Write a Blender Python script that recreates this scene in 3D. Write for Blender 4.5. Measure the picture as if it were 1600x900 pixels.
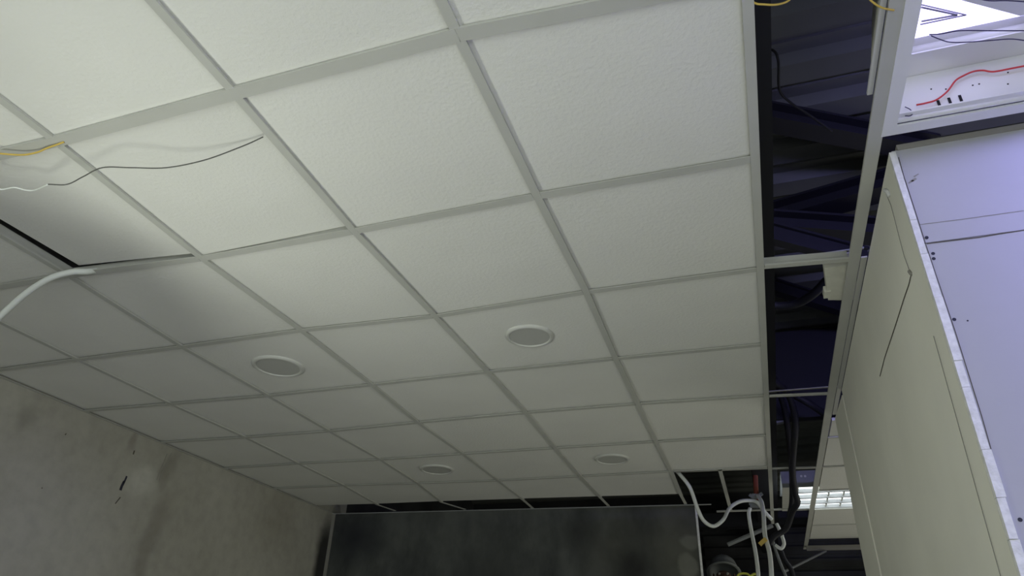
import bpy, bmesh, math, random
from mathutils import Vector, Matrix
random.seed(7)
S = bpy.context.scene
for o in list(bpy.data.objects): bpy.data.objects.remove(o)
C = S.collection

# ------------------------------------------------------------------ camera
H = 2.70                    # height of the suspended ceiling
CZ = H - 1.24896            # eye height
F = 1081.22                 # focal length in pixels of the 1600 x 900 frame
RX = Vector((0.94798392, 0.31661701, 0.03286558))      # camera right
RY = Vector((-0.13123925, 0.48281902, -0.86583027))    # camera down
RZ = Vector((-0.29000472, 0.81647992, 0.49925725))     # camera forward
cam = bpy.data.cameras.new('camera'); co = bpy.data.objects.new('camera', cam); C.objects.link(co)
cam.sensor_fit = 'HORIZONTAL'; cam.sensor_width = 36; cam.lens = 36 * F / 1600; cam.clip_start = .02
co.matrix_world = Matrix(((RX.x, -RY.x, -RZ.x, 0), (RX.y, -RY.y, -RZ.y, 0), (RX.z, -RY.z, -RZ.z, CZ), (0, 0, 0, 1)))
S.camera = co

# ------------------------------------------------------------------ light and exposure
W = bpy.data.worlds.new('world'); S.world = W; W.use_nodes = True
W.node_tree.nodes['Background'].inputs[0].default_value = (.85, .95, 1.0, 1)
W.node_tree.nodes['Background'].inputs[1].default_value = .16
S.view_settings.view_transform = 'Standard'; S.view_settings.look = 'None'
S.view_settings.gamma = 1; S.view_settings.use_curve_mapping = False
S.view_settings.exposure = 1.0
LAMP_W = 20.5               # radiance of the flood lamp lens
LED_W = 1.3                 # radiance of the LED panel on the right
BATTEN_W = 128.0             # radiance of the LED batten in the open grid right of the camera
LOUVRE_W = 1.25              # radiance of the far louvre light
ld = bpy.data.lights.new('rear_daylight_fill', 'AREA'); ld.shape = 'RECTANGLE'; ld.size = 4.5; ld.size_y = 2.0
ld.energy = 43; ld.color = (.93, 1.0, .93)
lo = bpy.data.objects.new('rear_daylight_fill', ld); C.objects.link(lo)
lo.location = (.4, -2.4, 1.2); lo.rotation_euler = (math.radians(98), 0, math.radians(75))   # unseen fill light added behind the camera, turned towards the left wall

ld2 = bpy.data.lights.new('side_daylight_fill', 'AREA'); ld2.shape = 'RECTANGLE'; ld2.size = 3.0; ld2.size_y = 2.2
ld2.energy = 23; ld2.color = (1.0, 1.0, .86)
lo2 = bpy.data.objects.new('side_daylight_fill', ld2); C.objects.link(lo2)
lo2.location = (2.9, 5.6, 1.2); lo2.rotation_euler = (0, math.radians(98), 0)      # unseen fill light added on the right, behind the partition

# ------------------------------------------------------------------ pixel helpers: a pixel gives a direction, the plane it lies on the distance
def ray(px, py): return RX * ((px - 800) / F) + RY * ((py - 450) / F) + RZ
def onz(px, py, z=H):
    d = ray(px, py); return d * ((z - CZ) / d.z) + Vector((0, 0, CZ))
def onx(px, py, x): d = ray(px, py); return d * (x / d.x) + Vector((0, 0, CZ))
def ony(px, py, y): d = ray(px, py); return d * (y / d.y) + Vector((0, 0, CZ))

# ------------------------------------------------------------------ materials
def mat(name, col, rough=.7, metal=0, noise=0, scale=8, bump=0, bscale=150, emit=None, es=0, spec=.3):
    m = bpy.data.materials.new(name); m.use_nodes = True
    t = m.node_tree; b = t.nodes['Principled BSDF']
    b.inputs['Base Color'].default_value = (*col, 1); b.inputs['Roughness'].default_value = rough
    b.inputs['Metallic'].default_value = metal; b.inputs['Specular IOR Level'].default_value = spec
    if noise or bump:
        tc = t.nodes.new('ShaderNodeTexCoord')
    if noise:
        n = t.nodes.new('ShaderNodeTexNoise'); n.inputs['Scale'].default_value = scale; n.inputs['Detail'].default_value = 5
        t.links.new(tc.outputs['Object'], n.inputs['Vector'])
        r = t.nodes.new('ShaderNodeValToRGB')
        r.color_ramp.elements[0].position = .3; r.color_ramp.elements[1].position = .7
        r.color_ramp.elements[0].color = (*[c * (1 - noise) for c in col], 1)
        r.color_ramp.elements[1].color = (*[min(1, c * (1 + noise)) for c in col], 1)
        t.links.new(n.outputs['Fac'], r.inputs['Fac']); t.links.new(r.outputs['Color'], b.inputs['Base Color'])
    if bump:
        n2 = t.nodes.new('ShaderNodeTexNoise'); n2.inputs['Scale'].default_value = bscale; n2.inputs['Detail'].default_value = 3
        t.links.new(tc.outputs['Object'], n2.inputs['Vector'])
        bp = t.nodes.new('ShaderNodeBump'); bp.inputs['Strength'].default_value = bump; bp.inputs['Distance'].default_value = .002
        t.links.new(n2.outputs['Fac'], bp.inputs['Height']); t.links.new(bp.outputs['Normal'], b.inputs['Normal'])
    if emit:
        b.inputs['Emission Color'].default_value = (*emit, 1); b.inputs['Emission Strength'].default_value = es
    return m

def wall_mat(name, c0, c1, blobs, scale=1.6, streak=.35, fine=14):
    """plaster: two tones mixed by noise, and stains given as (y or x, z, ry, rz, angle, colour, strength) on the wall plane"""
    m = bpy.data.materials.new(name); m.use_nodes = True; t = m.node_tree; b = t.nodes['Principled BSDF']
    N = t.nodes.new; L = t.links.new
    tc = N('ShaderNodeTexCoord'); mp = N('ShaderNodeMapping'); L(tc.outputs['Object'], mp.inputs['Vector'])
    mp.inputs['Scale'].default_value = (1, 1, streak)
    n = N('ShaderNodeTexNoise'); n.inputs['Scale'].default_value = scale; n.inputs['Detail'].default_value = 7; n.inputs['Roughness'].default_value = .62
    L(mp.outputs['Vector'], n.inputs['Vector'])
    r = N('ShaderNodeValToRGB'); r.color_ramp.elements[0].position = .36; r.color_ramp.elements[1].position = .64
    r.color_ramp.elements[0].color = (*c0, 1); r.color_ramp.elements[1].color = (*c1, 1)
    L(n.outputs['Fac'], r.inputs['Fac']); cur = r.outputs['Color']
    nf = N('ShaderNodeTexNoise'); nf.inputs['Scale'].default_value = fine; nf.inputs['Detail'].default_value = 6
    L(tc.outputs['Object'], nf.inputs['Vector'])
    # wobble the stain coordinates a little
    wob = N('ShaderNodeVectorMath'); wob.operation = 'MULTIPLY_ADD'
    nw = N('ShaderNodeTexNoise'); nw.inputs['Scale'].default_value = 5; nw.inputs['Detail'].default_value = 4
    L(tc.outputs['Object'], nw.inputs['Vector'])
    sub = N('ShaderNodeVectorMath'); sub.operation = 'SUBTRACT'; L(nw.outputs['Color'], sub.inputs[0]); sub.inputs[1].default_value = (.5, .5, .5)
    L(sub.outputs[0], wob.inputs[0]); wob.inputs[1].default_value = (.11, .11, .11); L(tc.outputs['Object'], wob.inputs[2])
    for (u, v, ru, rv, ang, col, st, hard) in blobs:
        mm = N('ShaderNodeMapping'); mm.vector_type = 'TEXTURE'
        mm.inputs['Location'].default_value = (u, 0, v); mm.inputs['Rotation'].default_value = (0, ang, 0)
        mm.inputs['Scale'].default_value = (ru, 1e3, rv); L(wob.outputs[0], mm.inputs['Vector'])
        ln = N('ShaderNodeVectorMath'); ln.operation = 'LENGTH'; L(mm.outputs['Vector'], ln.inputs[0])
        mr = N('ShaderNodeMapRange'); mr.interpolation_type = 'SMOOTHSTEP'
        mr.inputs['From Min'].default_value = hard; mr.inputs['From Max'].default_value = 1.0
        mr.inputs['To Min'].default_value = st; mr.inputs['To Max'].default_value = 0
        L(ln.outputs['Value'], mr.inputs['Value'])
        mx = N('ShaderNodeMix'); mx.data_type = 'RGBA'; L(mr.outputs[0], mx.inputs['Factor'])
        L(cur, mx.inputs['A']); mx.inputs['B'].default_value = (*col, 1); cur = mx.outputs['Result']
    mx = N('ShaderNodeMix'); mx.data_type = 'RGBA'; mx.blend_type = 'MULTIPLY'; mx.inputs['Factor'].default_value = .28
    rr = N('ShaderNodeValToRGB'); rr.color_ramp.elements[0].position = .3; rr.color_ramp.elements[1].position = .6
    rr.color_ramp.elements[0].color = (.55, .55, .55, 1); L(nf.outputs['Fac'], rr.inputs['Fac'])
    L(cur, mx.inputs['A']); L(rr.outputs['Color'], mx.inputs['B'])
    L(mx.outputs['Result'], b.inputs['Base Color']); b.inputs['Roughness'].default_value = .85; b.inputs['Specular IOR Level'].default_value = .2
    bp = N('ShaderNodeBump'); bp.inputs['Strength'].default_value = .35; bp.inputs['Distance'].default_value = .01
    L(nf.outputs['Fac'], bp.inputs['Height']); L(bp.outputs['Normal'], b.inputs['Normal'])
    return m

M = {}
M['tile'] = mat('mineral_tile', (.74, .735, .69), .9, noise=.025, scale=3, bump=.9, bscale=95)
M['tee'] = mat('tee_paint', (.50, .50, .46), .8, noise=.04, scale=6, spec=.1)
M['tee_back'] = mat('tee_galvanised', (.42, .43, .44), .5)
M['rim'] = mat('downlight_rim', (.60, .60, .56), .5)
M['diff'] = mat('downlight_grille', (.48, .48, .45), .8, bump=.5, bscale=400)
M['deck'] = mat('navy_deck', (.10, .105, .095), .7, noise=.15, scale=2)
M['steel'] = mat('black_steel', (.012, .012, .016), .6)
M['black'] = mat('black_cable', (.012, .012, .016), .6)
M['white_cable'] = mat('white_cable', (.72, .74, .70), .45)
M['dark_wire'] = mat('dark_wire', (.10, .10, .09), .5)
M['yellow'] = mat('yellow_wire', (.62, .44, .10), .5)
M['earth'] = mat('earth_wire', (.55, .55, .08), .5)
M['navy_wire'] = mat('navy_wire', (.05, .04, .12), .5)
M['red'] = mat('red_wire', (.62, .06, .07), .5)
M['orange'] = mat('orange_conduit', (.20, .05, .03), .7)
M['grey'] = mat('grey_metal', (.22, .23, .23), .5, metal=.2)
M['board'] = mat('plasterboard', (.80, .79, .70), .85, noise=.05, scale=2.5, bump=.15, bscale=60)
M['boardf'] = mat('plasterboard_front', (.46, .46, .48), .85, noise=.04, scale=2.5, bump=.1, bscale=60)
M['plaster'] = mat('white_plaster', (.78, .78, .76), .9, noise=.12, scale=60, bump=.6, bscale=120)
M['crack'] = mat('crack', (.10, .09, .07), .9)
M['seam'] = mat('seam', (.30, .29, .26), .9)
M['screw'] = mat('screw_black', (.03, .03, .05), .5)
M['house'] = mat('white_enamel', (.78, .78, .80), .4)
M['slot'] = mat('vent_slot', (.015, .015, .02), .8)
M['led'] = mat('led_diffuser', (.8, .8, .85), .5, emit=(.60, .57, 1.0), es=LED_W)
M['batten'] = mat('batten_diffuser', (.8, .8, .85), .5, emit=(.40, .38, 1.0), es=BATTEN_W)
M['led_trim'] = mat('led_trim', (.25, .24, .33), .5)
M['lens'] = mat('flood_lens', (.8, .8, .8), .5, emit=(.95, 1.0, .88), es=LAMP_W)
M['louvre_glow'] = mat('louvre_tube', (.8, .8, .8), .5, emit=(.90, .98, 1.0), es=LOUVRE_W)
M['floor'] = mat('concrete_floor', (.40, .40, .37), .8, noise=.2, scale=1.5)
M['dark_wall'] = mat('mottled_dark_wall', (.035, .036, .038), .9, noise=.5, scale=2)  # dark mottled tone of the far wall and the side wall beside it
M['box'] = mat('cream_box', (.66, .65, .56), .7, noise=.06, scale=30)

# ------------------------------------------------------------------ mesh helpers
def obj(name, bm, m, parent=None, smooth=False):
    me = bpy.data.meshes.new(name); bmesh.ops.recalc_face_normals(bm, faces=bm.faces); bm.to_mesh(me); bm.free()
    if smooth:
        for p in me.polygons: p.use_smooth = True
    o = bpy.data.objects.new(name, me); C.objects.link(o)
    if m is not None: me.materials.append(M[m] if isinstance(m, str) else m)
    if parent is not None: o.parent = parent
    return o
def tag(o, label, cat, group=None, kind=None):
    o['label'] = label
    if kind: o['kind'] = kind
    if cat: o['category'] = cat
    if group: o['group'] = group
    return o
def thing(name, label, cat, loc=(0, 0, 0), group=None, kind=None):
    o = bpy.data.objects.new(name, None); C.objects.link(o); o.location = loc; o.empty_display_size = .1
    return tag(o, label, cat, group, kind)
def hexa(bm, v8):
    vs = [bm.verts.new(v) for v in v8]
    for f in ((0, 3, 2, 1), (4, 5, 6, 7), (0, 1, 5, 4), (1, 2, 6, 5), (2, 3, 7, 6), (3, 0, 4, 7)): bm.faces.new([vs[i] for i in f])
def box(bm, x0, x1, y0, y1, z0, z1):
    hexa(bm, [(x0, y0, z0), (x1, y0, z0), (x1, y1, z0), (x0, y1, z0), (x0, y0, z1), (x1, y0, z1), (x1, y1, z1), (x0, y1, z1)]); return bm
def bx(*a): return box(bmesh.new(), *a)
def bar(bm, a, b, w, h0, h1, up=(0, 0, 1)):
    """box along a-b, width w, from h0 to h1 along up"""
    a = Vector(a); b = Vector(b); d = (b - a).normalized(); up = Vector(up); s = d.cross(up).normalized() * (w / 2); u = s.cross(d).normalized()
    hexa(bm, [a - s + u * h0, a + s + u * h0, b + s + u * h0, b - s + u * h0, a - s + u * h1, a + s + u * h1, b + s + u * h1, b - s + u * h1]); return bm
def catmull(pts, n=8):
    pts = [Vector(p) for p in pts]; out = []
    P = [pts[0] * 2 - pts[1]] + pts + [pts[-1] * 2 - pts[-2]]
    for i in range(1, len(P) - 2):
        for k in range(n):
            t = k / n; a, b, c, d = P[i - 1:i + 3]
            out.append(.5 * ((2 * b) + (c - a) * t + (2 * a - 5 * b + 4 * c - d) * t * t + (3 * b - a - 3 * c + d) * t ** 3))
    out.append(pts[-1]); return out
def tube(pts, r, seg=8, n=8, bm=None, smooth=True):
    bm = bm or bmesh.new(); path = catmull(pts, n) if smooth else [Vector(p) for p in pts]; rings = []; nrm = None
    for i, p in enumerate(path):
        d = (path[min(i + 1, len(path) - 1)] - path[max(i - 1, 0)]).normalized()
        if nrm is None: nrm = d.orthogonal().normalized()
        nrm = (nrm - d * nrm.dot(d)).normalized(); bn = d.cross(nrm)
        rings.append([bm.verts.new(p + (nrm * math.cos(2 * math.pi * k / seg) + bn * math.sin(2 * math.pi * k / seg)) * r) for k in range(seg)])
    for a, b in zip(rings, rings[1:]):
        for k in range(seg): bm.faces.new((a[k], a[(k + 1) % seg], b[(k + 1) % seg], b[k]))
    bm.faces.new(rings[0]); bm.faces.new(rings[-1][::-1]); return bm
def lathe(bm, prof, seg=40, c=(0, 0, 0), caps=True):
    rings = [[bm.verts.new((c[0] + r * math.cos(2 * math.pi * k / seg), c[1] + r * math.sin(2 * math.pi * k / seg), c[2] + z)) for k in range(seg)] for r, z in prof]
    for a, b in zip(rings, rings[1:]):
        for k in range(seg): bm.faces.new((a[k], a[(k + 1) % seg], b[(k + 1) % seg], b[k]))
    if caps: bm.faces.new(rings[0]); bm.faces.new(rings[-1])
    return bm
def ribbon(pts, w, nrm, t=.0006):
    """thin strip following pts on a wall with normal nrm"""
    bm = bmesh.new(); nrm = Vector(nrm)
    for a, b in zip(pts, pts[1:]):
        a = Vector(a); b = Vector(b); bar(bm, a, b, w, 0, t, nrm)
    return bm

# ================================================================== STRUCTURE
XW = -3.47                                   # left wall plane
BA, BB = Vector((XW, 5.36, 0)), Vector((-.425, 5.553, 0))   # back wall foot line
fl = obj('floor', bx(-3.7, 3.2, -3.0, 9.2, -.1, 0), 'floor'); tag(fl, 'grey concrete floor below the unfinished ceiling', 'floor', kind='structure')

def L_(px, py): p = onx(px, py, XW); return p.y, p.z
def lb(px, py, wpx, hpx, ang, col, st, hard=.2):
    y, z = L_(px, py); k = Vector((XW, y, z - CZ)).length / F
    return (y, z, wpx * k * 1.25, hpx * k, ang, col, st, hard)
DK = (.10, .095, .08)
wl = bx(-.2, 0, -3.0, 5.56, 0, 3.6)
blobs = [lb(228, 860, 16, 95, .05, (.22, .205, .17), .55), lb(262, 735, 14, 48, .35, (.22, .205, .17), .5), lb(222, 752, 30, 30, 0, (.54, .53, .47), .85, .2),
         lb(206, 690, 9, 26, .1, (.24, .22, .18), .6), lb(255, 800, 18, 40, .3, (.26, .24, .20), .4), lb(40, 650, 16, 22, 0, (.24, .235, .20), .5),
         lb(505, 880, 26, 85, 0, (.02, .02, .022), .95, .35), lb(60, 830, 130, 130, 0, (.50, .49, .44), .5, .0), lb(440, 800, 55, 80, 0, (.26, .24, .195), .5, 0)]
# the wall stain frame is (y, z): the object is turned so that its local x runs along world y
M['left_wall'] = wall_mat('stained_plaster', (.37, .355, .305), (.45, .435, .38), blobs, 1.5, .45)
bm = bmesh.new(); box(bm, -3.0, 5.56, 0, .2, 0, 3.6)
o = obj('wall_left', bm, 'left_wall'); o.location = (XW, 0, 0); o.rotation_euler = (0, 0, math.pi / 2)
tag(o, 'stained grey plaster wall left of the tiled ceiling', 'wall', kind='structure'); wall_left = o
def crack_on_left(pts, w, name='crack', m='crack'):
    P = [onx(x, y, XW + .0004) for x, y in pts]
    k = obj(name, ribbon(P, w, (1, 0, 0), .0012), m, wall_left); k.matrix_parent_inverse = wall_left.matrix_world.inverted() if False else Matrix.Rotation(-math.pi / 2, 4, 'Z') @ Matrix.Translation((-XW, 0, 0))
crack_on_left([(198, 744), (196, 749), (193, 755)], .012, 'gouge', 'screw'); crack_on_left([(194, 752), (190, 760), (188, 766)], .017, 'gouge', 'screw')
crack_on_left([(188, 777), (184, 782), (180, 787)], .006)
crack_on_left([(210, 704), (208, 710)], .009)
crack_on_left([(268, 708), (262, 722), (255, 735), (248, 752)], .005, 'scratch', 'seam')
crack_on_left([(261, 709), (256, 722), (249, 738), (245, 750)], .004, 'scratch', 'seam')
crack_on_left([(102, 678), (103, 679)], .010); crack_on_left([(65, 762), (66, 763)], .006)

# back wall: local x along the wall from the left corner, y into the wall
d = (BB - BA).normalized(); BL = (BB - BA).length; ba = math.atan2(d.y, d.x)
BW = Matrix.Translation(BA) @ Matrix.Rotation(ba, 4, 'Z'); BWI = BW.inverted()
def onback(px, py, off=0):
    r0 = ray(px, py); n = Vector((-d.y, d.x, 0)); t = (BA - Vector((0, 0, CZ)) - n * off).dot(n) / r0.dot(n); return r0 * t + Vector((0, 0, CZ))
def bb(px, py, wpx, hpx, ang, col, st, hard=.2):
    p = onback(px, py); q = BWI @ p; k = (p - Vector((0, 0, CZ))).length / F
    return (q.x, q.z, wpx * k, hpx * k, ang, col, st, hard)
blobs = [bb(970, 860, 90, 110, 0, (.09, .09, .075), .6, 0), bb(1060, 850, 60, 130, 0, (.135, .134, .108), .7, .1), bb(560, 840, 70, 60, 0, (.020, .022, .030), .8, 0),
         bb(935, 870, 20, 60, 0, (.10, .10, .09), .5, .1), bb(960, 845, 16, 12, 0, (.11, .11, .095), .5, .2), bb(770, 890, 60, 60, 0, (.075, .078, .074), .6, 0),
         bb(1077, 845, 16, 14, .5, (.19, .19, .165), .9, .55), bb(1075, 886, 15, 22, 0, (.20, .20, .17), .9, .6), bb(985, 890, 40, 40, 0, (.02, .02, .02), .7, .1),
         bb(905, 830, 40, 50, 0, (.022, .022, .024), .6, 0), bb(1065, 806, 30, 14, 0, (.10, .10, .085), .6, .2)]
M['back_wall'] = wall_mat('sooty_plaster', (.040, .042, .045), (.125, .130, .122), blobs, 2.0, .5, 9)
o = obj('wall_back', bx(0, BL, 0, .12, 0, H), 'back_wall'); o.matrix_world = BW; wall_back = o
tag(o, 'soot-blackened plaster wall across the far end of the room', 'wall', kind='structure')
e = obj('corner_bead', bx(BL - .004, BL + .012, -.006, .02, 0, H), 'plaster', wall_back)
e = obj('top_angle', bx(0, BL + .12, -.022, 0, H - .003, H), 'tee_back', wall_back)
e = obj('corner_strip', bx(.0, .025, -.012, 0, 0, H), 'seam', wall_back)

# dark space beyond: far wall with roller-shutter ribs, side and upper shell of the ceiling void
o = obj('wall_far', bx(-3.7, 3.2, 8.6, 8.8, 0, 3.7), 'dark_wall'); tag(o, 'dark far wall seen beyond the sooty wall', 'wall', kind='structure'); wall_far = o
for k in range(14):
    obj('rib', bx(-.6, 2.6, 8.575, 8.6, 1.9 + k * .13, 1.985 + k * .13), 'dark_wall', wall_far)
o = obj('wall_right', bx(3.0, 3.2, -3.0, 8.8, 0, 3.7), 'floor'); tag(o, 'grey outer wall right of the boxed-in partition', 'wall', kind='structure')
o = obj('wall_beyond', bx(-3.67, -3.47, 5.56, 8.8, 0, 3.7), 'dark_wall'); tag(o, 'dark side wall of the space behind the sooty wall', 'wall', kind='structure')

# corrugated roof deck over the void
ZD = H + .80
bm = bmesh.new(); prof = []
y = -3.0
while y < 8.8:
    prof += [(y, 0), (y + .10, 0), (y + .12, .045), (y + .155, .045), (y + .16, .038), (y + .18, .038), (y + .185, .045), (y + .22, .045)]; y += .24
va = [bm.verts.new((-3.5, a, ZD + b)) for a, b in prof]; vb = [bm.verts.new((3.1, a, ZD + b)) for a, b in prof]
for i in range(len(prof) - 1): bm.faces.new((va[i], vb[i], vb[i + 1], va[i + 1]))
o = obj('roof_deck', bm, 'deck'); tag(o, 'navy corrugated metal roof deck above the open strip of ceiling', 'roof', kind='structure')

# ================================================================== SUSPENDED CEILING
seen = {(2,2):(916,457),(1,2):(679.7,494.7),(2,3):(961.9,561.3),(1,3):(762,581.8),(0,3):(581,602),(2,4):(996.9,632),(1,4):(821.9,645.7),(0,4):(653,661),
 (-1,4):(515,674.5),(2,5):(1025.3,691),(1,5):(867.8,701),(0,5):(723.4,710),(-1,5):(594.4,718.8),(2,6):(1049,737.6),(1,6):(907,745),(0,6):(778,751.6),
 (1,0):(366,147),(0,1):(314.7,404.4),(1,1):(553,362),(-1,1):(106,431),(0,0):(86,222),(2,0):(715,55),(2,1):(839,307),(-1,2):(283.6,542.6),(-2,2):(121,562.5),
 (-2,3):(266.4,631.8),(-1,3):(419.5,619.3),(-2,4):(383.6,684),(-2,5):(466.7,725),(-2,6):(536.6,759),
 (3,1):(1178,249),(3,2):(1188,421),(3,3):(1194,539),(3,4):(1198,619),(3,5):(1201,681),(3,6):(1204,732)}
X0, Y0, MOD = -1.683, .9496, .6
V = {}
for c in range(-3, 4):
    for r in range(-4, 8):
        p = Vector((X0 + MOD * c, Y0 + MOD * r, H))
        if (c, r) in seen: p = onz(*seen[(c, r)])
        elif r < 0 or (c, r) == (3, 0): p = Vector((X0 + MOD * c + (.012 if c == 3 else 0), Y0 + MOD * r + (.012 * c if r == 0 else 0), H))
        elif r == 7: p = onz(*{-3: (505, 791), -2: (590, 789), -1: (690, 785), 0: (817, 781), 1: (938, 777.5), 2: (1064, 774), 3: (1206, 770)}[c])
        elif c == -3: p = Vector((XW, V[(-2, r)].y if (-2, r) in V else Y0 + MOD * r, H))
        if c == -3: p.x = XW + .004
        if c == 3: p.x = .126
        V[(c, r)] = p
for (c, r) in list(V):           # wall ends of the cross tees, and the corners hidden at the left
    if c == -3 and r >= 0 and r < 7: V[(c, r)].y = {3: 2.721, 4: 3.303, 5: 3.907, 6: 4.478}.get(r, V[(-2, r)].y)
V[(-1, 0)] = Vector((V[(-1, 1)].x, .945, H)); V[(-2, 0)].x = V[(-2, 2)].x; V[(-2, 1)] = Vector((V[(-2, 2)].x, V[(-1, 1)].y - .01, H))
V[(-3, 0)].y = .95; V[(-3, 1)].y = V[(-2, 1)].y

ceil_root = thing('ceiling', 'white tiled suspended ceiling with exposed metal grid', 'ceiling', (0, 0, H), kind='structure')
CI = Matrix.Translation((0, 0, -H))
def part(o): o.matrix_parent_inverse = CI; return o
TL = .008                                     # tile faces lie this far above the underside of the grid
def tile(q, dz=0, tilt=(0, 0, 0, 0), inset=.006, th=.015, name='ceiling_tile'):
    c = sum(q, Vector()) / 4; bm = bmesh.new(); lo_, hi_ = [], []
    for k, p in enumerate(q):
        dd = (c - p); dd.z = 0; v = p + dd.normalized() * inset * 1.41 + Vector((0, 0, TL + dz + tilt[k])); lo_.append(v); hi_.append(v + Vector((0, 0, th)))
    hexa(bm, lo_ + hi_)
    o = obj(name, bm, 'tile', ceil_root); part(o); return o
special = {(-1, 0), (0, 0)}
for r in range(-4, 7):
    for c in range(-3, 3):
        if c == 2 and r == 6: continue                                    # open cell at the far end
        if (c, r) in special: continue
        q = [V[(c, r)].copy(), V[(c + 1, r)].copy(), V[(c + 1, r + 1)].copy(), V[(c, r + 1)].copy()]
        tile(q, random.uniform(0, .0008), [random.uniform(0, .0012) for _ in range(4)])
# the tile beside the lamp is pushed aside, a dark slit opens along its left edge
q = [Vector((-2.205, .955, H)), Vector((-1.675, .955, H)), Vector((-1.682, 1.548, H)), Vector((-2.205, 1.512, H))]
tile(q, .002, (0, 0, .0, .012), inset=.002)
q = [V[(0, 0)], V[(1, 0)], V[(1, 1)], V[(0, 1)]]
tile(q, .001, (0, .006, .016, 0), inset=.006)

def tee(pts, w=.024, name='cross_tee', m='tee', dz=0.0, th=TL - .0005, stem=.03):
    bm = bmesh.new()
    for a, b in zip(pts, pts[1:]):
        a = Vector(a) + Vector((0, 0, dz)); b = Vector(b) + Vector((0, 0, dz))
        bar(bm, a, b, w, 0, th); bar(bm, a, b, .002, th, th + stem)
    o = obj(name, bm, m, ceil_root); return part(o)
for c in range(-2, 3):                          # runners along the room
    rows = list(range(-4, 8)); pts = [V[(c, r)] for r in rows]
    end = onz(*{-2: (620, 799.5), -1: (729, 797.5), 0: (834, 795.5), 1: (952, 792), 2: (1072, 789)}[c]); end.y -= .03
    tee(pts, .024, 'main_tee'); tee([pts[-1], end], .022, 'main_tee', th=.002, stem=.003)
tee([(.126, -1.45, H), (.126, 3.6, H), (.130, 6.35, H)], .024, 'main_tee')
L4 = [(.419, -1.45, H), (.417, 7.6, H)]
tee(L4, .035, 'main_tee')
for c in range(-3, 3):                          # cross tees between the runners
    for r in range(-4, 7):
        a, b = V[(c, r)].copy(), V[(c + 1, r)].copy()
        if r == 0: continue
        d_ = (b - a).normalized() * .0125
        tee([a + d_ * (0 if c == -3 else 1), b - d_], .027 if r > 1 else .030, th=.002)
tee([V[(c, 0)] for c in range(-3, 4)], .036, 'main_tee', dz=-.0008)       # the wide runner crossing near the camera
tee([(.139, 2.134, H), (.401, 2.160, H)], .022)
tee([(.139, 3.362, H), (.401, 3.392, H)], .018, stem=.004); tee([(.139, 4.655, H), (.401, 4.683, H)], .018, stem=.004)
tee([onz(1196, 613, H + .05), onz(1312, 604, H + .05)], .014, m='seam', stem=.002, th=.003)
tee([(-.176, 4.60, H), (-.176, 5.82, H)], .024)
tee([(-.285, 5.832, H), (.30, 5.842, H)], .018, m='tee', stem=.006)
tee([(-.485, 4.60, H), (.113, 4.602, H)], .012)
tee([onz(1193, 411, H + .05), onz(1350, 388, H + .05)], .008, m='tee_back', stem=.002, th=.004)           # a loose runner higher up in the void
o = obj('wall_angle', bx(XW, XW + .022, -3.0, 5.36, H - .0005, H + .001), 'tee', ceil_root); part(o)
o = obj('wall_angle', bx(.4375, .455, 2.15, 3.68, H - .004, H + .002), 'tee', ceil_root); part(o)
# tiles right of the open strip, past the partition
ry = [3.80, 4.08, 4.68, 5.28, 5.88, 6.48, 7.06]
for i in range(6):
    if i == 3: continue
    for x0 in (.437, 1.026, 1.626):
        q = [Vector((x0, ry[i], H)), Vector((x0 + .6, ry[i], H)), Vector((x0 + .6, ry[i + 1], H)), Vector((x0, ry[i + 1], H))]
        tile(q)
for yy in ry[1:]: tee([(.437, yy, H), (2.22, yy, H)], .016)
for xx in (1.026, 1.626): tee([(xx, 3.8, H), (xx, 7.06, H)], .02)

# ------------------------------------------------------------------ round fittings in the tiles
def downlight(px0, px1, py, label):
    a, b = onz(px0, py), onz(px1, py); c = (a + b) / 2; r = (b - a).length / 2
    t = thing('round_downlight', label, 'downlight', (c.x, c.y, H + TL), 'round fittings in the ceiling tiles')
    bm = bmesh.new(); lathe(bm, [(r * .82, .0), (r * .82, -.007), (r * .86, -.010), (r * .92, -.009), (r, -.003), (r, .0005)], 48, caps=False)
    obj('rim', bm, 'rim', t, True)
    bm = bmesh.new(); lathe(bm, [(r * .82, -.001), (r * .82, -.0045), (r * .80, -.005)], 48); obj('grille', bm, 'diff', t)
downlight(789, 866, 527.5, 'round downlight with bright rim, the one nearest the middle of the ceiling')
downlight(395, 474, 574.5, 'round grey downlight nearest the stained left wall')
downlight(929, 984, 719, 'round downlight nearest the open hole and hanging cables')
downlight(656, 709, 735, 'small round downlight near the sooty back wall, left of its neighbour')

# ================================================================== PARTITION BOX ON THE RIGHT
XB, YB = .457, 1.62
pr = thing('wall_partition', 'boxed-in plasterboard partition with lavender-lit front', 'partition', (XB, YB, 0), kind='structure')
PI_ = Matrix.Translation((-XB, -YB, 0))
def pp(o): o.matrix_parent_inverse = PI_; return o
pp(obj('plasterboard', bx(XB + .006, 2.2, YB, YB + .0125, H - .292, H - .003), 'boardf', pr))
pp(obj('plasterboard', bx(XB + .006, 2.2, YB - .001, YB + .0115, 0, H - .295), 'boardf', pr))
pp(obj('top_track', bx(XB + .02, 2.2, YB - .004, YB + .03, H - .004, H + .012), 'seam', pr))
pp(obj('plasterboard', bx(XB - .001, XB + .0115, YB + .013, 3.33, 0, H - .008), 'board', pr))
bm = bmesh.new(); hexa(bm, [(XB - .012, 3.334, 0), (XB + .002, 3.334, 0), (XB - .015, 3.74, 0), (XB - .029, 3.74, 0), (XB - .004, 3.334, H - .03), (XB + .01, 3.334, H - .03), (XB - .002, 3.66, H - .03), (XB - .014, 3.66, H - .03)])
pp(obj('plasterboard', bm, 'board', pr))
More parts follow.
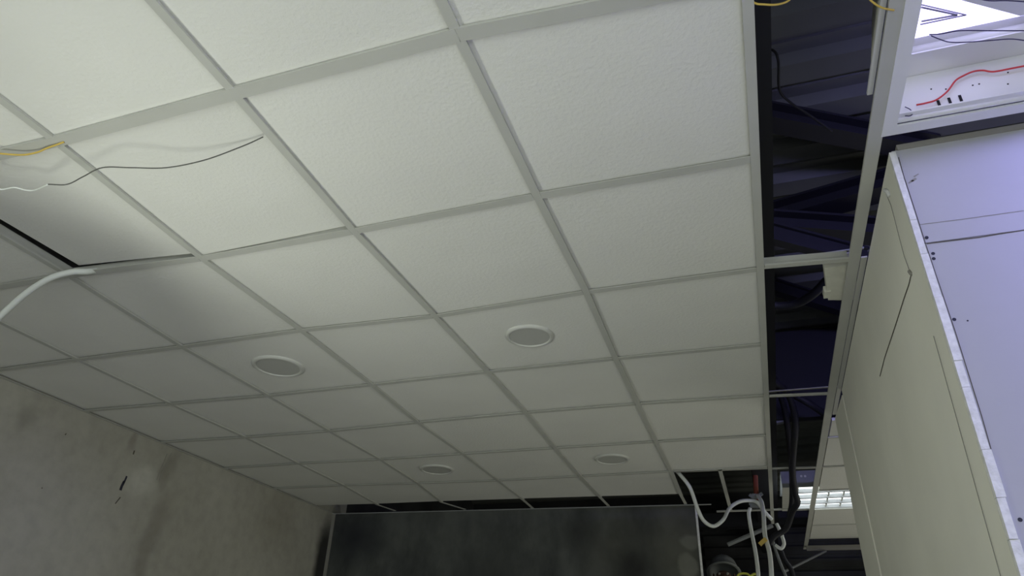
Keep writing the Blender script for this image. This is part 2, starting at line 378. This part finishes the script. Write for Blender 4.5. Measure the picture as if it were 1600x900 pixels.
# ragged plaster edge along the corner, broken in short pieces
z = H - .008; k = 0
while z > .9:
    ln = random.uniform(.05, .16)
    pp(obj('corner_bead', bx(XB - .0015, XB + .0145 + random.uniform(-.0015, .0015), YB - .004 - random.uniform(0, .0015), YB + .010, max(z - ln, .85), z - .001), 'plaster', pr)); z -= ln
pp(obj('crack', ribbon([ony(x, y, YB - .0005) for x, y in ((1404, 246), (1412, 275), (1430, 330), (1447, 384), (1470, 452), (1493, 520), (1534, 651), (1552, 715))], .0016, (0, -1, 0), .0012), 'crack', pr))
pp(obj('crack', ribbon([ony(x, y, YB - .001) for x, y in ((1448, 381), (1480, 377), (1530, 371), (1560, 366), (1604, 359))], .0022, (0, -1, 0), .0012), 'crack', pr))
pp(obj('seam_line', ribbon([ony(x, y, YB - .0006) for x, y in ((1436, 351), (1500, 343), (1600, 329))], .0012, (0, -1, 0), .0006), 'seam', pr))
def side_crack(pts, w, m='crack'):
    pp(obj('crack', ribbon([onx(x, y, XB - .0022) for x, y in pts], w, (-1, 0, 0), .001), m, pr))
side_crack([(1385, 303), (1392, 320), (1398, 342), (1404, 366), (1413, 400), (1421, 422), (1424, 430)], .002, 'seam')
side_crack([(1424, 428), (1420, 445), (1412, 468), (1402, 500), (1392, 530), (1382, 560), (1375, 588)], .0024, 'crack')
side_crack([(1459, 525), (1480, 600), (1505, 690), (1530, 780), (1565, 905)], .0018, 'seam')
pp(obj('plaster_dab', tube([onx(1383, 297, XB - .004), onx(1387, 300, XB - .004), onx(1390, 306, XB - .003)], .006), 'plaster', pr, True))
pp(obj('plaster_dab', tube([onx(1421, 424, XB - .003), onx(1424, 428, XB - .003)], .005), 'seam', pr, True))
for x, y in ((1448, 371), (1458, 396), (1459, 404), (1491, 499), (1512, 501), (1594, 812)):
    p = ony(x, y, YB - .0015); bm = bmesh.new(); tube([p, p + Vector((0, .002, 0))], .0042 if x != 1512 else .002, 10, 1, bm, False); pp(obj('screw_head', bm, 'screw', pr))
for x, y, w in ((1424, 283, .006), (1428, 276, .003), (1420, 286, .004)):
    p = ony(x, y, YB - .0006); pp(obj('smudge', ribbon([p, p + Vector((.012, 0, .006))], w, (0, -1, 0), .0004), 'seam', pr))

# ================================================================== LIGHT FITTING ON THE RIGHT
hx0, hx1, hy0, hy1 = .432, 1.04, .945, 1.556
t = thing('ceiling_light_housing', 'open white metal light housing recessed beside the plasterboard partition', 'light housing', (.74, 1.25, H))
TI = Matrix.Translation((-.74, -1.25, -H))
def tp(o): o.matrix_parent_inverse = TI; return o
bm = bmesh.new()
box(bm, hx0, hx1, hy1 - .032, hy1, H - .002, H + .004); box(bm, hx0, hx1, hy0, hy0 + .03, H - .002, H + .004)
box(bm, hx0, hx0 + .032, hy0 + .03, hy1 - .032, H - .002, H + .004); box(bm, hx1 - .03, hx1, hy0 + .03, hy1 - .032, H - .002, H + .004)
tp(obj('frame', bm, 'house', t))
bm = bmesh.new()
box(bm, hx0 + .03, hx1 - .03, hy1 - .040, hy1 - .036, H + .004, H + .145)      # far side, slotted
box(bm, hx1 - .034, hx1 - .03, hy0 + .034, hy1 - .041, H + .004, H + .30)
tp(obj('side_wall', bm, 'house', t))
bm = bmesh.new(); hexa(bm, [(.400, .80, H + .032), (.404, .80, H + .032), (.404, 1.42, H + .032), (.400, 1.42, H + .032), (.460, .80, H + .30), (.464, .80, H + .30), (.464, 1.42, H + .30), (.460, 1.42, H + .30)])
tp(obj('sloped_side', bm, 'board', t))
tp(obj('side_lip', bx(.392, .404, .80, 1.42, H + .024, H + .032), 'house', t))
tp(obj('reflector', bx(hx0 + .03, hx1 - .03, 1.44, hy1 - .036, H + .146, H + .150), 'house', t))
tp(obj('reflector_ridge', tube([(hx0 + .05, 1.452, H + .165), (hx1 - .03, 1.452, H + .165)], .014, 16, 1, None, False), 'house', t, True))
tp(obj('top_plate', bx(hx0 + .03, hx1 - .03, .80, 1.45, H + .176, H + .180), 'house', t))
bf = [onz(x, y, H + .150) for x, y in ((1594, 25), (1500, 0), (1452, -13), (1700, -60), (1760, -10))]
bm = bmesh.new(); lo_ = [bm.verts.new(p) for p in bf]; hi_ = [bm.verts.new(p + Vector((0, 0, .003))) for p in bf]
bm.faces.new(lo_); bm.faces.new(hi_[::-1])
for i in range(5): bm.faces.new((lo_[i], lo_[(i + 1) % 5], hi_[(i + 1) % 5], hi_[i]))
tp(obj('baffle', bm, 'house', t))
tp(obj('lip', bx(hx0 + .03, hx1 - .03, hy1 - .060, hy1 - .045, H + .012, H + .016), 'house', t))
for x, y in ((1467, 162), (1484, 158), (1501, 154)):
    p = ony(x, y, hy1 - .0415); tp(obj('vent_slot', bx(p.x - .003, p.x + .003, p.y - .001, p.y + .0004, p.z - .011, p.z + .011), 'slot', t))
for x, y in ((1455, 139), (1478, 139), (1520, 133), (1530, 131), (1575, 113), (1575, 131)):
    p = ony(x, y, hy1 - .041); tp(obj('rivet', tube([p, p + Vector((0, .001, 0))], .002, 8, 1, None, False), 'slot', t))
# LED panel leaning inside it
P0 = onz(1595, 25, H + .166)
t2 = thing('led_panel', 'glowing white LED panel fixed inside the open light housing', 'light panel', P0)
LI = Matrix.Translation(-P0)
def lp(o): o.matrix_parent_inverse = LI; return o
lp(obj('diffuser', bx(.475, P0.x + .012, P0.y - .26, P0.y, H + .166, H + .172), 'led', t2))
for a, b, w in (((1510, 24), (1438, 39), .0022), ((1510, 24), (1436, 7), .0022), ((1496, 24), (1440, 34), .0035), ((1496, 24), (1440, 12), .0035)):
    lp(obj('trim', bar(bmesh.new(), onz(*a, H + .163), onz(*b, H + .163), w, 0, .003), 'led_trim', t2))

# ================================================================== CABLES AND WIRES
def cable(name, label, cat, pts, r, m, group=None):
    return tag(obj(name, tube(pts, r, 8, 8), m, None, True), label, cat, group)
cable('wire', 'thin dark wire sagging below the tiles towards the left edge', 'wire',
      [onz(411, 214, H - .001), onz(380, 228, H - 0.014), onz(320, 250, H - 0.040), onz(260, 262, H - 0.058), onz(205, 262, H - 0.072), onz(160, 262, H - 0.078), onz(130, 276, H - 0.084), onz(105, 288, H - 0.092), onz(75, 288, H - 0.098)], .0017, 'dark_wire')
cable('wire', 'short white wire tail at the left end of the dark wire', 'wire',
      [onz(75, 288, H - 0.098), onz(55, 297, H - .078), onz(40, 297, H - .08), onz(22, 293, H - .082), onz(2, 296, H - .085), onz(-30, 292, H - .09), Vector((-2.13, .98, H - .25)), Vector((-2.0, .86, H - .62)), Vector((-1.945, .885, H - 1.02))], .0022, 'white_cable')
cable('wire', 'thin yellow wire hooked over the grid in the left corner', 'wire',
      [onz(100, 222, H - .002), onz(86, 227, H - .006), onz(72, 232, H - .01), onz(58, 238, H - .014), onz(35, 242, H - .018), onz(0, 240, H - .02), onz(-40, 236, H - .02), Vector((-2.10, .90, H - .2)), Vector((-2.0, .82, H - .6)), Vector((-1.94, .865, H - 1.02))], .0026, 'yellow')
cable('conduit', 'thick white flexible conduit drooping from the slit in the left tiles', 'conduit',
      [Vector((-2.16, 1.60, H + .06)), onz(140, 424, H - .004), onz(112, 425, H - .022), onz(80, 434, H - .05), onz(48, 453, H - .09), onz(18, 478, H - .14), onz(-12, 508, H - .20), onz(-50, 560, H - .30), Vector((-2.80, 1.33, 1.6)), Vector((-2.84, 1.3, .7)), Vector((-2.84, 1.3, .012))], .0115, 'white_cable')
cable('wire', 'yellow wire looped over the edge tee at the top of the open strip', 'wire',
      [onz(1165, -12, H + .03), onz(1178, 4, H + .005), onz(1195, 7, H - .004), onz(1215, 7, H - .002), onz(1232, 1, H + .01), onz(1245, -15, H + .03)], .0022, 'yellow')
cable('wire', 'yellow wire hanging beside the light housing', 'wire',
      [onz(1350, -12, H + .03), onz(1362, 2, H + .01), onz(1378, 12, H), onz(1397, 16, H - .001)], .0022, 'yellow')
for lab, pp_ in (('upper dark wire crossing in front of the glowing LED panel', ((1452, 54), (1470, 53), (1500, 48), (1550, 48), (1606, 48))),
                 ('lower dark wire drooping below the glowing LED panel', ((1455, 56), (1470, 62), (1485, 66), (1510, 66), (1550, 63), (1580, 61), (1606, 64))),
                 ('dark wire at the top right corner above the LED panel', ((1525, -3), (1545, 1), (1575, 1), (1606, 3)))):
    cable('wire', lab, 'wire', [onz(x, y, H + .025) for x, y in pp_], .0013, 'navy_wire')
cable('wire', 'red wire running along the slotted side of the light housing', 'wire',
      [ony(x, y, hy1 - .05) for x, y in ((1432, 164), (1447, 161), (1463, 156), (1480, 143), (1493, 126), (1506, 118), (1520, 112), (1535, 110), (1552, 112), (1580, 107), (1606, 102))], .0022, 'red')
cable('wire', 'small pale blue wire end in the corner of the light housing', 'wire', [ony(x, y, hy1 - .05) for x, y in ((1414, 167), (1422, 171), (1426, 177), (1422, 181), (1414, 181))], .0012, 'navy_wire')

# hanging bundle at the open far end
G = 'white cables hanging from the open end'
cable('cable', 'white cable looping down from the last tile beside the sooty wall', 'cable',
      [ony(1050, 728, 4.75), ony(1062, 741, 4.75), ony(1078, 762, 4.8), ony(1090, 795, 4.85), ony(1100, 814, 4.9), ony(1115, 822, 4.95), ony(1130, 812, 5.0), ony(1140, 794, 5.1), ony(1155, 784, 5.15), ony(1172, 782, 5.2), ony(1183, 785, 5.2), ony(1195, 800, 5.22), ony(1206, 812, 5.25)], .0125, 'white_cable', G)
cable('cable', 'white cable hanging straight down left of the yellow tape', 'cable',
      [ony(1172, 794, 5.13), ony(1170, 804, 5.12), ony(1174, 830, 5.1), ony(1180, 860, 5.0), ony(1184, 890, 4.9), ony(1187, 930, 4.8)], .0125, 'white_cable', G)
cable('cable', 'thick white cable hanging behind the strip of yellow tape', 'cable',
      [ony(1184, 774, 5.2), ony(1190, 785, 5.1), ony(1193, 805, 5.0), ony(1195, 835, 4.9), ony(1202, 862, 4.8), ony(1205, 890, 4.7), ony(1206, 930, 4.6)], .0140, 'white_cable', G)
cable('cable', 'short white cable curled beside the black bundle', 'cable',
      [ony(1213, 818, 5.3), ony(1217, 826, 5.3), ony(1222, 838, 5.3), ony(1225, 850, 5.3), ony(1220, 857, 5.3), ony(1211, 852, 5.3)], .012, 'white_cable', G)
cable('conduit', 'orange conduit dropping into the tangle of cables', 'conduit', [ony(1178, 715, 5.25), ony(1180, 740, 5.25), ony(1182, 782, 5.25)], .017, 'orange')
cable('cable', 'grey cable hanging below the black bundle', 'cable', [ony(1206, 840, 5.3), ony(1212, 860, 5.3), ony(1220, 882, 5.3), ony(1232, 910, 5.3)], .010, 'grey')
tag(obj('yellow_tape', bar(bmesh.new(), ony(1187, 851, 4.83), ony(1197, 842, 4.83), .02, -.012, .012), 'yellow'), 'strip of yellow tape wrapped around a hanging white cable', 'tape')
t = thing('cable_clamp', 'small grey cable clamp where the white cables meet the orange conduit', 'clamp', ony(1179, 785, 5.22))
KI = Matrix.Translation(-t.location)
for a, b, w in (((1171, 773), (1176, 777), .02), ((1184, 776), (1191, 771), .02), ((1170, 786), (1188, 786), .03), ((1172, 791), (1186, 791), .024), ((1179, 772), (1179, 780), .035)):
    o = obj('clamp_arm', bar(bmesh.new(), ony(*a, 5.24), ony(*b, 5.24), w, -.012, .012, (0, 1, 0)), 'grey', t); o.matrix_parent_inverse = KI
tag(obj('metal_rod', tube([ony(1137, 851, 5.22), ony(1207, 821, 5.26)], 0.014, 8, 1, None, False), 'grey'), 'loose grey metal rod slung behind the white cables', 'rod')
tag(obj('metal_rod', tube([ony(1226, 893, 6.6), ony(1290, 861, 7.41)], .011, 8, 1, None, False), 'grey'), 'thin slanting grey rod low in the dark opening', 'rod')

# black bundle
GB = 'black cables in the open strip'
cable('cable', 'black cable bundle drooping through the open strip to the tangle', 'cable',
      [ony(1196, 590, 3.7), ony(1215, 600, 3.75), ony(1231, 615, 3.9), ony(1240, 640, 4.0), ony(1243, 665, 4.1), ony(1240, 700, 4.3), ony(1238, 735, 4.5), ony(1242, 768, 4.7), ony(1246, 785, 4.8), ony(1238, 800, 4.9), ony(1228, 826, 5.0), ony(1210, 838, 5.0), ony(1202, 850, 5.0)], .019, 'black', GB)
cable('cable', 'second black cable twisting beside the black bundle', 'cable',
      [ony(1196, 575, 3.95), ony(1210, 590, 3.95), ony(1226, 640, 4.15), ony(1230, 665, 4.25), ony(1234, 700, 4.48), ony(1237, 740, 4.68), ony(1237, 785, 4.98), ony(1233, 806, 5.05)], .017, 'black', GB)
cable('cable', 'black cable slanting under the roof deck past the partition', 'cable', [ony(1225, 610, 4.1), ony(1260, 628, 4.1), ony(1290, 648, 4.2), ony(1320, 668, 4.3)], .02, 'black', GB)
cable('cable', 'black cable sweeping behind the cream box in the open strip', 'cable', [onz(1190, 470, H + .25), onz(1215, 478, H + .23), onz(1245, 474, H + .22), onz(1270, 460, H + .22), onz(1290, 440, H + .24), onz(1310, 415, H + .27)], .018, 'black', GB)
cable('cable', 'black cable trailing down into the dark corner', 'cable', [ony(1218, 855, 5.4), ony(1226, 875, 5.4), ony(1236, 890, 5.4), ony(1243, 915, 5.4)], .016, 'black', GB)
cable('wire', 'thin black wire curling under the roof deck', 'wire', [Vector((.18, 1.62, H + .477)), onz(1206, 78, H + .45), onz(1216, 95, H + .4), onz(1218, 140, H + .4), onz(1235, 160, H + .4), onz(1262, 178, H + .4), onz(1300, 205, H + .4)], .004, 'black')

# ================================================================== STEEL IN THE VOID
def steel(label, a, b, w, h0, h1, m='steel', name='steel_beam'):
    bm = bmesh.new(); bar(bm, a, b, w, h0, h0 + .012); bar(bm, a, b, w, h1 - .012, h1); bar(bm, a, b, .012, h0 + .012, h1 - .012)
    return tag(obj(name, bm, m), label, 'beam')
bm = bmesh.new(); box(bm, .02, .187, -2.9, 8.5, H + .12, H + .135); box(bm, .02, .187, -2.9, 8.5, H + .46, H + .475); box(bm, .09, .11, -2.9, 8.5, H + .135, H + .46)
tag(obj('steel_beam', bm, 'steel'), 'long black steel beam running just above the edge tee', 'beam')
def brace(label, pa, pb, dz, w):
    a, b = onz(*pa, H + dz), onz(*pb, H + dz); d_ = (b - a); steel(label, a - d_ * .25, b + d_ * .6, w, 0, .09, name='steel_brace')
brace('dark steel brace crossing highest in the open strip', (1187, 192), (1365, 226), .71, .085)
brace('dark steel brace rising to the right below the highest brace', (1190, 356), (1350, 312), .62, .12)
brace('dark steel brace meeting the beam above the cream box', (1195, 362), (1340, 372), .50, .10)
brace('thin dark steel brace just above the first cross tee', (1195, 375), (1300, 402), .30, .04)
brace('dark steel brace behind the cream box', (1200, 455), (1320, 492), .71, .05)
tag(obj('steel_strut', bar(bmesh.new(), ony(1196, 663, 4.4), ony(1300, 637, 4.4), .03, -.02, .02, (0, 1, 0)), 'grey'), 'slanting grey metal strut above the black cable bundle', 'strut')
tag(obj('lintel', bx(-.8, .45, 6.9, 7.05, H + .1, H + .22), 'steel'), 'dark horizontal beam behind the hanging cables', 'beam')
tag(obj('bulkhead', bx(.13, 3.0, 4.35, 4.42, H + .22, ZD), 'steel'), 'black bulkhead closing the roof space above the far cross tee', 'bulkhead', kind='structure')

# cream offcut clipped on the grid in the open strip
t = thing('junction_box', 'cream box fixed beside the runner in the open strip', 'junction box', onz(1312, 440, H + .02))
JI = Matrix.Translation(-t.location)
zz = H + .012
bm = bmesh.new(); hexa(bm, [onz(1288, 420, zz), onz(1340, 412, zz), onz(1336, 469, zz), onz(1294, 469, zz)] + [onz(1288, 420, zz) + Vector((0, 0, .05)), onz(1340, 412, zz) + Vector((0, 0, .05)), onz(1336, 469, zz) + Vector((0, 0, .05)), onz(1294, 469, zz) + Vector((0, 0, .05))])
o = obj('body', bm, 'box', t); o.matrix_parent_inverse = JI
a = onz(1288, 461, zz); o = obj('tab', bx(a.x - .002, a.x + .02, a.y - .03, a.y + .02, zz - .004, zz + .02), 'box', t); o.matrix_parent_inverse = JI

# ================================================================== FAR LOUVRE LIGHT
fx0, fx1, fy0, fy1, fz = .205, 1.00, 5.20, 5.90, H + .012
t = thing('louvre_light', 'glowing louvred ceiling light crossing the runner at the far end', 'ceiling light', ((fx0 + fx1) / 2, (fy0 + fy1) / 2, fz))
FI = Matrix.Translation(-t.location)
def fp(o): o.matrix_parent_inverse = FI; return o
fp(obj('body', bx(fx0, fx1, fy0 - .012, fy0, fz, fz + .11), 'grey', t))
fp(obj('body_top', bx(fx0, fx1, fy0, fy1, fz + .105, fz + .11), 'grey', t))
bm = bmesh.new(); box(bm, fx0, fx0 + .05, fy0, fy1, fz - .002, fz + .006); box(bm, fx1 - .04, fx1, fy0, fy1, fz - .002, fz + .006); box(bm, fx0, fx1, fy0 - .01, fy0, fz - .002, fz + .006); box(bm, fx0, fx1, fy1, fy1 + .025, fz - .002, fz + .006)
fp(obj('frame', bm, 'tee', t))
fp(obj('diffuser', bx(fx0 + .05, fx1 - .04, fy0 + .01, fy1 - .01, fz + .03, fz + .034), 'louvre_glow', t))
n = 4
for k in range(1, n + 1):
    yy = fy0 + (fy1 - fy0) * k / n - (.015 if k == n else 0); fp(obj('louvre_blade', bx(fx0 + .05, fx1 - .04, yy - .012, yy + .012, fz, fz + .028), 'tee_back', t))
for xx in (.31, .52, .62, .78):
    fp(obj('louvre_divider', bx(xx - .005, xx + .005, fy0, fy1, fz + .012, fz + .028), 'rim', t))
for x, y in ((1252, 744), (1258, 744)):
    p = ony(x, y, fy0 - .014); fp(obj('screw', tube([p, p + Vector((0, .004, 0))], .008, 8, 1, None, False), 'rim', t))

# ceiling edge past the last right-hand tile
tag(obj('trim_1', bx(.42, 2.2, 7.40, 7.44, H - .04, H), 'seam'), 'grey metal edge strip beyond the last right-hand tiles', 'trim', kind='structure')

# ================================================================== FLOOD LAMP LEFT OF THE FRAME
LX, LY, LZ = -1.86, .85, H - 1.10
t = thing('work_light', 'white LED work light on a tripod at the left', 'work light', (LX, LY, 0))
nrm = Vector((.958, -.287, 0)); sd = Vector((.287, .958, 0)); up = Vector((0, 0, 1))
def wl_(o): o.matrix_parent_inverse = Matrix.Translation((-LX, -LY, 0)); return o
def obox(c, su, sv, n0, n1):
    bm = bmesh.new(); hexa(bm, [Vector(c) + sd * u + up * v + nrm * n for n in (n0, n1) for u, v in ((-su, -sv), (su, -sv), (su, sv), (-su, sv))]); return bm
c = (LX, LY, LZ)
wl_(obj('housing', obox(c, .16, .13, -.06, -.007), 'steel', t))
na = Vector((.819, .574, 0)); sa = Vector((-.574, .819, 0)); lc = Vector(c) + nrm * .115     # the lens is turned a little on the shield
bm = bmesh.new(); hexa(bm, [lc + sa * u + up * v + na * n for n in (-.03, .06) for u, v in ((-.14, -.11), (.14, -.11), (.14, .11), (-.14, .11))]); wl_(obj('lens', bm, 'lens', t))
wl_(obj('cutoff_shield', obox((LX, LY, LZ + .12), .28, .38, -.006, -.003), 'steel', t))  # unseen black plate added to cut off the lamp's light on its left
bm = bmesh.new(); tube([Vector(c) - up * .14 - nrm * .03, Vector((LX, LY, .75)) - nrm * .03], .016, 10, 1, bm, False); wl_(obj('pole', bm, 'steel', t))
for k in range(3):
    a = 2 * math.pi * k / 3 + .4; foot = Vector((LX + .45 * math.cos(a), LY + .45 * math.sin(a), .012))
    wl_(obj('leg', tube([Vector((LX, LY, .8)) - nrm * .03, foot], .012, 8, 1, None, False), 'steel', t))

# ================================================================== LED BATTEN IN THE OPEN GRID RIGHT OF THE CAMERA
t = thing('batten_light', 'long blue-white LED batten hung in the open grid right of the light housing', 'batten light', (1.80, 1.10, H + .08))
def bt(o): o.matrix_parent_inverse = Matrix.Translation((-1.80, -1.10, -H - .08)); return o
bt(obj('body', bx(1.20, 2.40, 1.11, 1.17, H + .055, H + .08), 'house', t))
bt(obj('diffuser', tube([(1.22, 1.14, H + .035), (2.38, 1.14, H + .035)], .022, 16, 1, None, False), 'batten', t, True))
for x in (1.20, 2.38): bt(obj('end_cap', bx(x, x + .02, 1.115, 1.165, H + .01, H + .055), 'house', t))
for x in (1.4, 2.2): bt(obj('hanger_rod', tube([(x, 1.14, H + .08), (x, 1.14, ZD + .03)], .004, 8, 1, None, False), 'grey', t))

# ================================================================== WORKER AT THE FAR END, only the helmet shows above the lower edge
M['skin'] = mat('brown_skin', (.085, .045, .032), .6)
M['shirt'] = mat('dark_shirt', (.03, .032, .04), .9)
M['trousers'] = mat('dark_trousers', (.02, .021, .03), .9)
M['helmet'] = mat('pale_helmet', (.17, .18, .17), .6)
M['alu'] = mat('aluminium', (.45, .45, .46), .45, metal=.6)
def skin(name, verts, edges, rad, m, parent, sub=2):
    me = bpy.data.meshes.new(name); me.from_pydata([Vector(v) for v in verts], edges, []); o = bpy.data.objects.new(name, me); C.objects.link(o)
    md = o.modifiers.new('skin', 'SKIN'); md.use_smooth_shade = True
    if not me.skin_vertices: me.skin_vertices.new()
    for i, r in enumerate(rad):
        sv = me.skin_vertices[0].data[i]; sv.radius = (r, r) if not isinstance(r, tuple) else r; sv.use_root = (i == 0)
    sm = o.modifiers.new('subdivision', 'SUBSURF'); sm.levels = sub; sm.render_levels = sub
    me.materials.append(M[m]); o.parent = parent; return o
hc = ony(1131, 899, 6.3); ZF = hc.z - 1.62
pe = thing('person', 'person with a dark face under a pale helmet beside the hanging white cables', 'person', (hc.x, 6.33, ZF))
# local frame: x to the right in the picture, y away from the camera, z from the soles
hd = 1.62
V_ = [(0, .02, .92), (0, .03, 1.10), (0, .02, 1.30), (0, .02, 1.42), (0, .0, 1.50), (0, -.02, 1.57), (0, -.015, 1.66),
      (-.17, .02, 1.38), (-.22, .03, 1.12), (-.23, -.03, .88), (-.23, -.05, .80),
      (.17, .02, 1.38), (.27, -.08, 1.20), (.21, -.24, 1.40), (.195, -.26, 1.47),
      (-.09, .02, .88), (-.10, .0, .48), (-.10, .03, .08), (-.10, -.12, .03),
      (.09, .02, .88), (.10, .0, .48), (.10, .03, .08), (.10, -.12, .03), (0, -.115, 1.60)]
E_ = [(0, 1), (1, 2), (2, 3), (3, 4), (4, 5), (5, 6), (3, 7), (7, 8), (8, 9), (9, 10), (3, 11), (11, 12), (12, 13), (13, 14), (0, 15), (15, 16), (16, 17), (17, 18), (0, 19), (19, 20), (20, 21), (21, 22), (5, 23)]
R_ = [.12, .11, .13, .08, .052, .078, .085, .06, .042, .03, .034, .06, .042, .03, .034, .085, .058, .04, .035, .085, .058, .04, .035, .014]
def hand(base, d_, side):
    b = Vector(base); d_ = Vector(d_).normalized(); s_ = Vector(side)
    k0 = V_.index(base)
    for j, ln in enumerate((.060, .068, .064, .050)):
        o_ = b + d_ * .035 + s_ * (.021 * (j - 1.5)); i = len(V_)
        V_.extend([tuple(o_), tuple(o_ + d_ * ln * .5 + Vector((0, -.008, 0))), tuple(o_ + d_ * ln * .85 + Vector((0, -.030, 0)))]); R_.extend([.009, .0085, .007]); E_.extend([(k0, i), (i, i + 1), (i + 1, i + 2)])
    i = len(V_); o_ = b - s_ * .03 + d_ * .005
    V_.extend([tuple(o_), tuple(o_ + d_ * .03 - s_ * .012 + Vector((0, -.015, 0)))]); R_.extend([.0105, .009]); E_.extend([(k0, i), (i, i + 1)])
hand((-.23, -.05, .80), (0, -.1, -1), (0, 1, 0)); hand((.195, -.26, 1.47), (-.05, -.05, 1), (1, 0, 0))
skin('body', V_, E_, R_, 'skin', pe)
sh = [0, 1, 2, 3, 7, 8, 11, 12]
def sub_skin(name, idx, extra, m, cut=None):
    mp = {a: i for i, a in enumerate(idx)}
    skin(name, [V_[i] for i in idx], [(mp[a], mp[b]) for a, b in E_ if a in mp and b in mp], [R_[i] + extra for i in idx], m, pe)
sub_skin('shirt', sh, .014, 'shirt'); sub_skin('trousers', [0, 15, 16, 17, 19, 20, 21], .016, 'trousers')
for s_ in (-1, 1):
    bm = bmesh.new(); bmesh.ops.create_uvsphere(bm, u_segments=12, v_segments=8, radius=.011); e = obj('eye', bm, 'seam', pe, True); e.location = (s_ * .032, -.088, 1.625)
    bm = bmesh.new(); bmesh.ops.create_uvsphere(bm, u_segments=12, v_segments=8, radius=.03); bmesh.ops.scale(bm, vec=(.3, .7, 1), verts=bm.verts); e = obj('ear', bm, 'skin', pe, True); e.location = (s_ * .082, 0, 1.61)
bm = bmesh.new(); bmesh.ops.create_uvsphere(bm, u_segments=12, v_segments=8, radius=.02); bmesh.ops.scale(bm, vec=(1.2, .5, .35), verts=bm.verts); e = obj('mouth', bm, 'screw', pe, True); e.location = (0, -.085, 1.555)
# helmet: a shell with a rolled brim, tipped back
bm = bmesh.new(); prof = [(.125, -.012), (.150, -.016), (.152, -.010), (.126, .0), (.122, .04), (.108, .075), (.082, .102), (.045, .118), (.004, .122)]
lathe(bm, prof, 28, caps=False); bmesh.ops.scale(bm, vec=(.92, 1.1, 1), verts=bm.verts)
e = obj('helmet', bm, 'helmet', pe, True); e.location = (0, .015, 1.655); e.rotation_euler = (math.radians(-24), 0, 0)
# stepladder that carries the worker
lt = thing('stepladder', 'aluminium stepladder under the worker with the pale helmet', 'ladder', (hc.x, 6.36, 0))
def lpart(n_, bm_): o_ = obj(n_, bm_, 'alu', lt); return o_
for x in (-.24, .24):
    lpart('rail', bar(bmesh.new(), (x, -.30, 0), (x, -.06, ZF - .02), .05, -.015, .015, (0, 1, 0))); lpart('rail', bar(bmesh.new(), (x, .42, 0), (x, .16, ZF - .02), .04, -.012, .012, (0, 1, 0)))
lpart('platform', bx(-.26, .26, -.15, .20, ZF - .03, ZF - .002))
zz_ = ZF - .03 - .22
while zz_ > .08:
    y_ = -.30 + .24 * zz_ / ZF; lpart('step', bx(-.22, .22, y_ - .01, y_ + .08, zz_, zz_ + .025)); zz_ -= .22
cable('wire', 'yellow-green wire loop held up beside the pale helmet', 'wire', [ony(x, y, 6.05) for x, y in ((1150, 912), (1153, 899), (1160, 896), (1168, 897), (1172, 900), (1180, 897), (1186, 905), (1188, 930))], .009, 'earth')
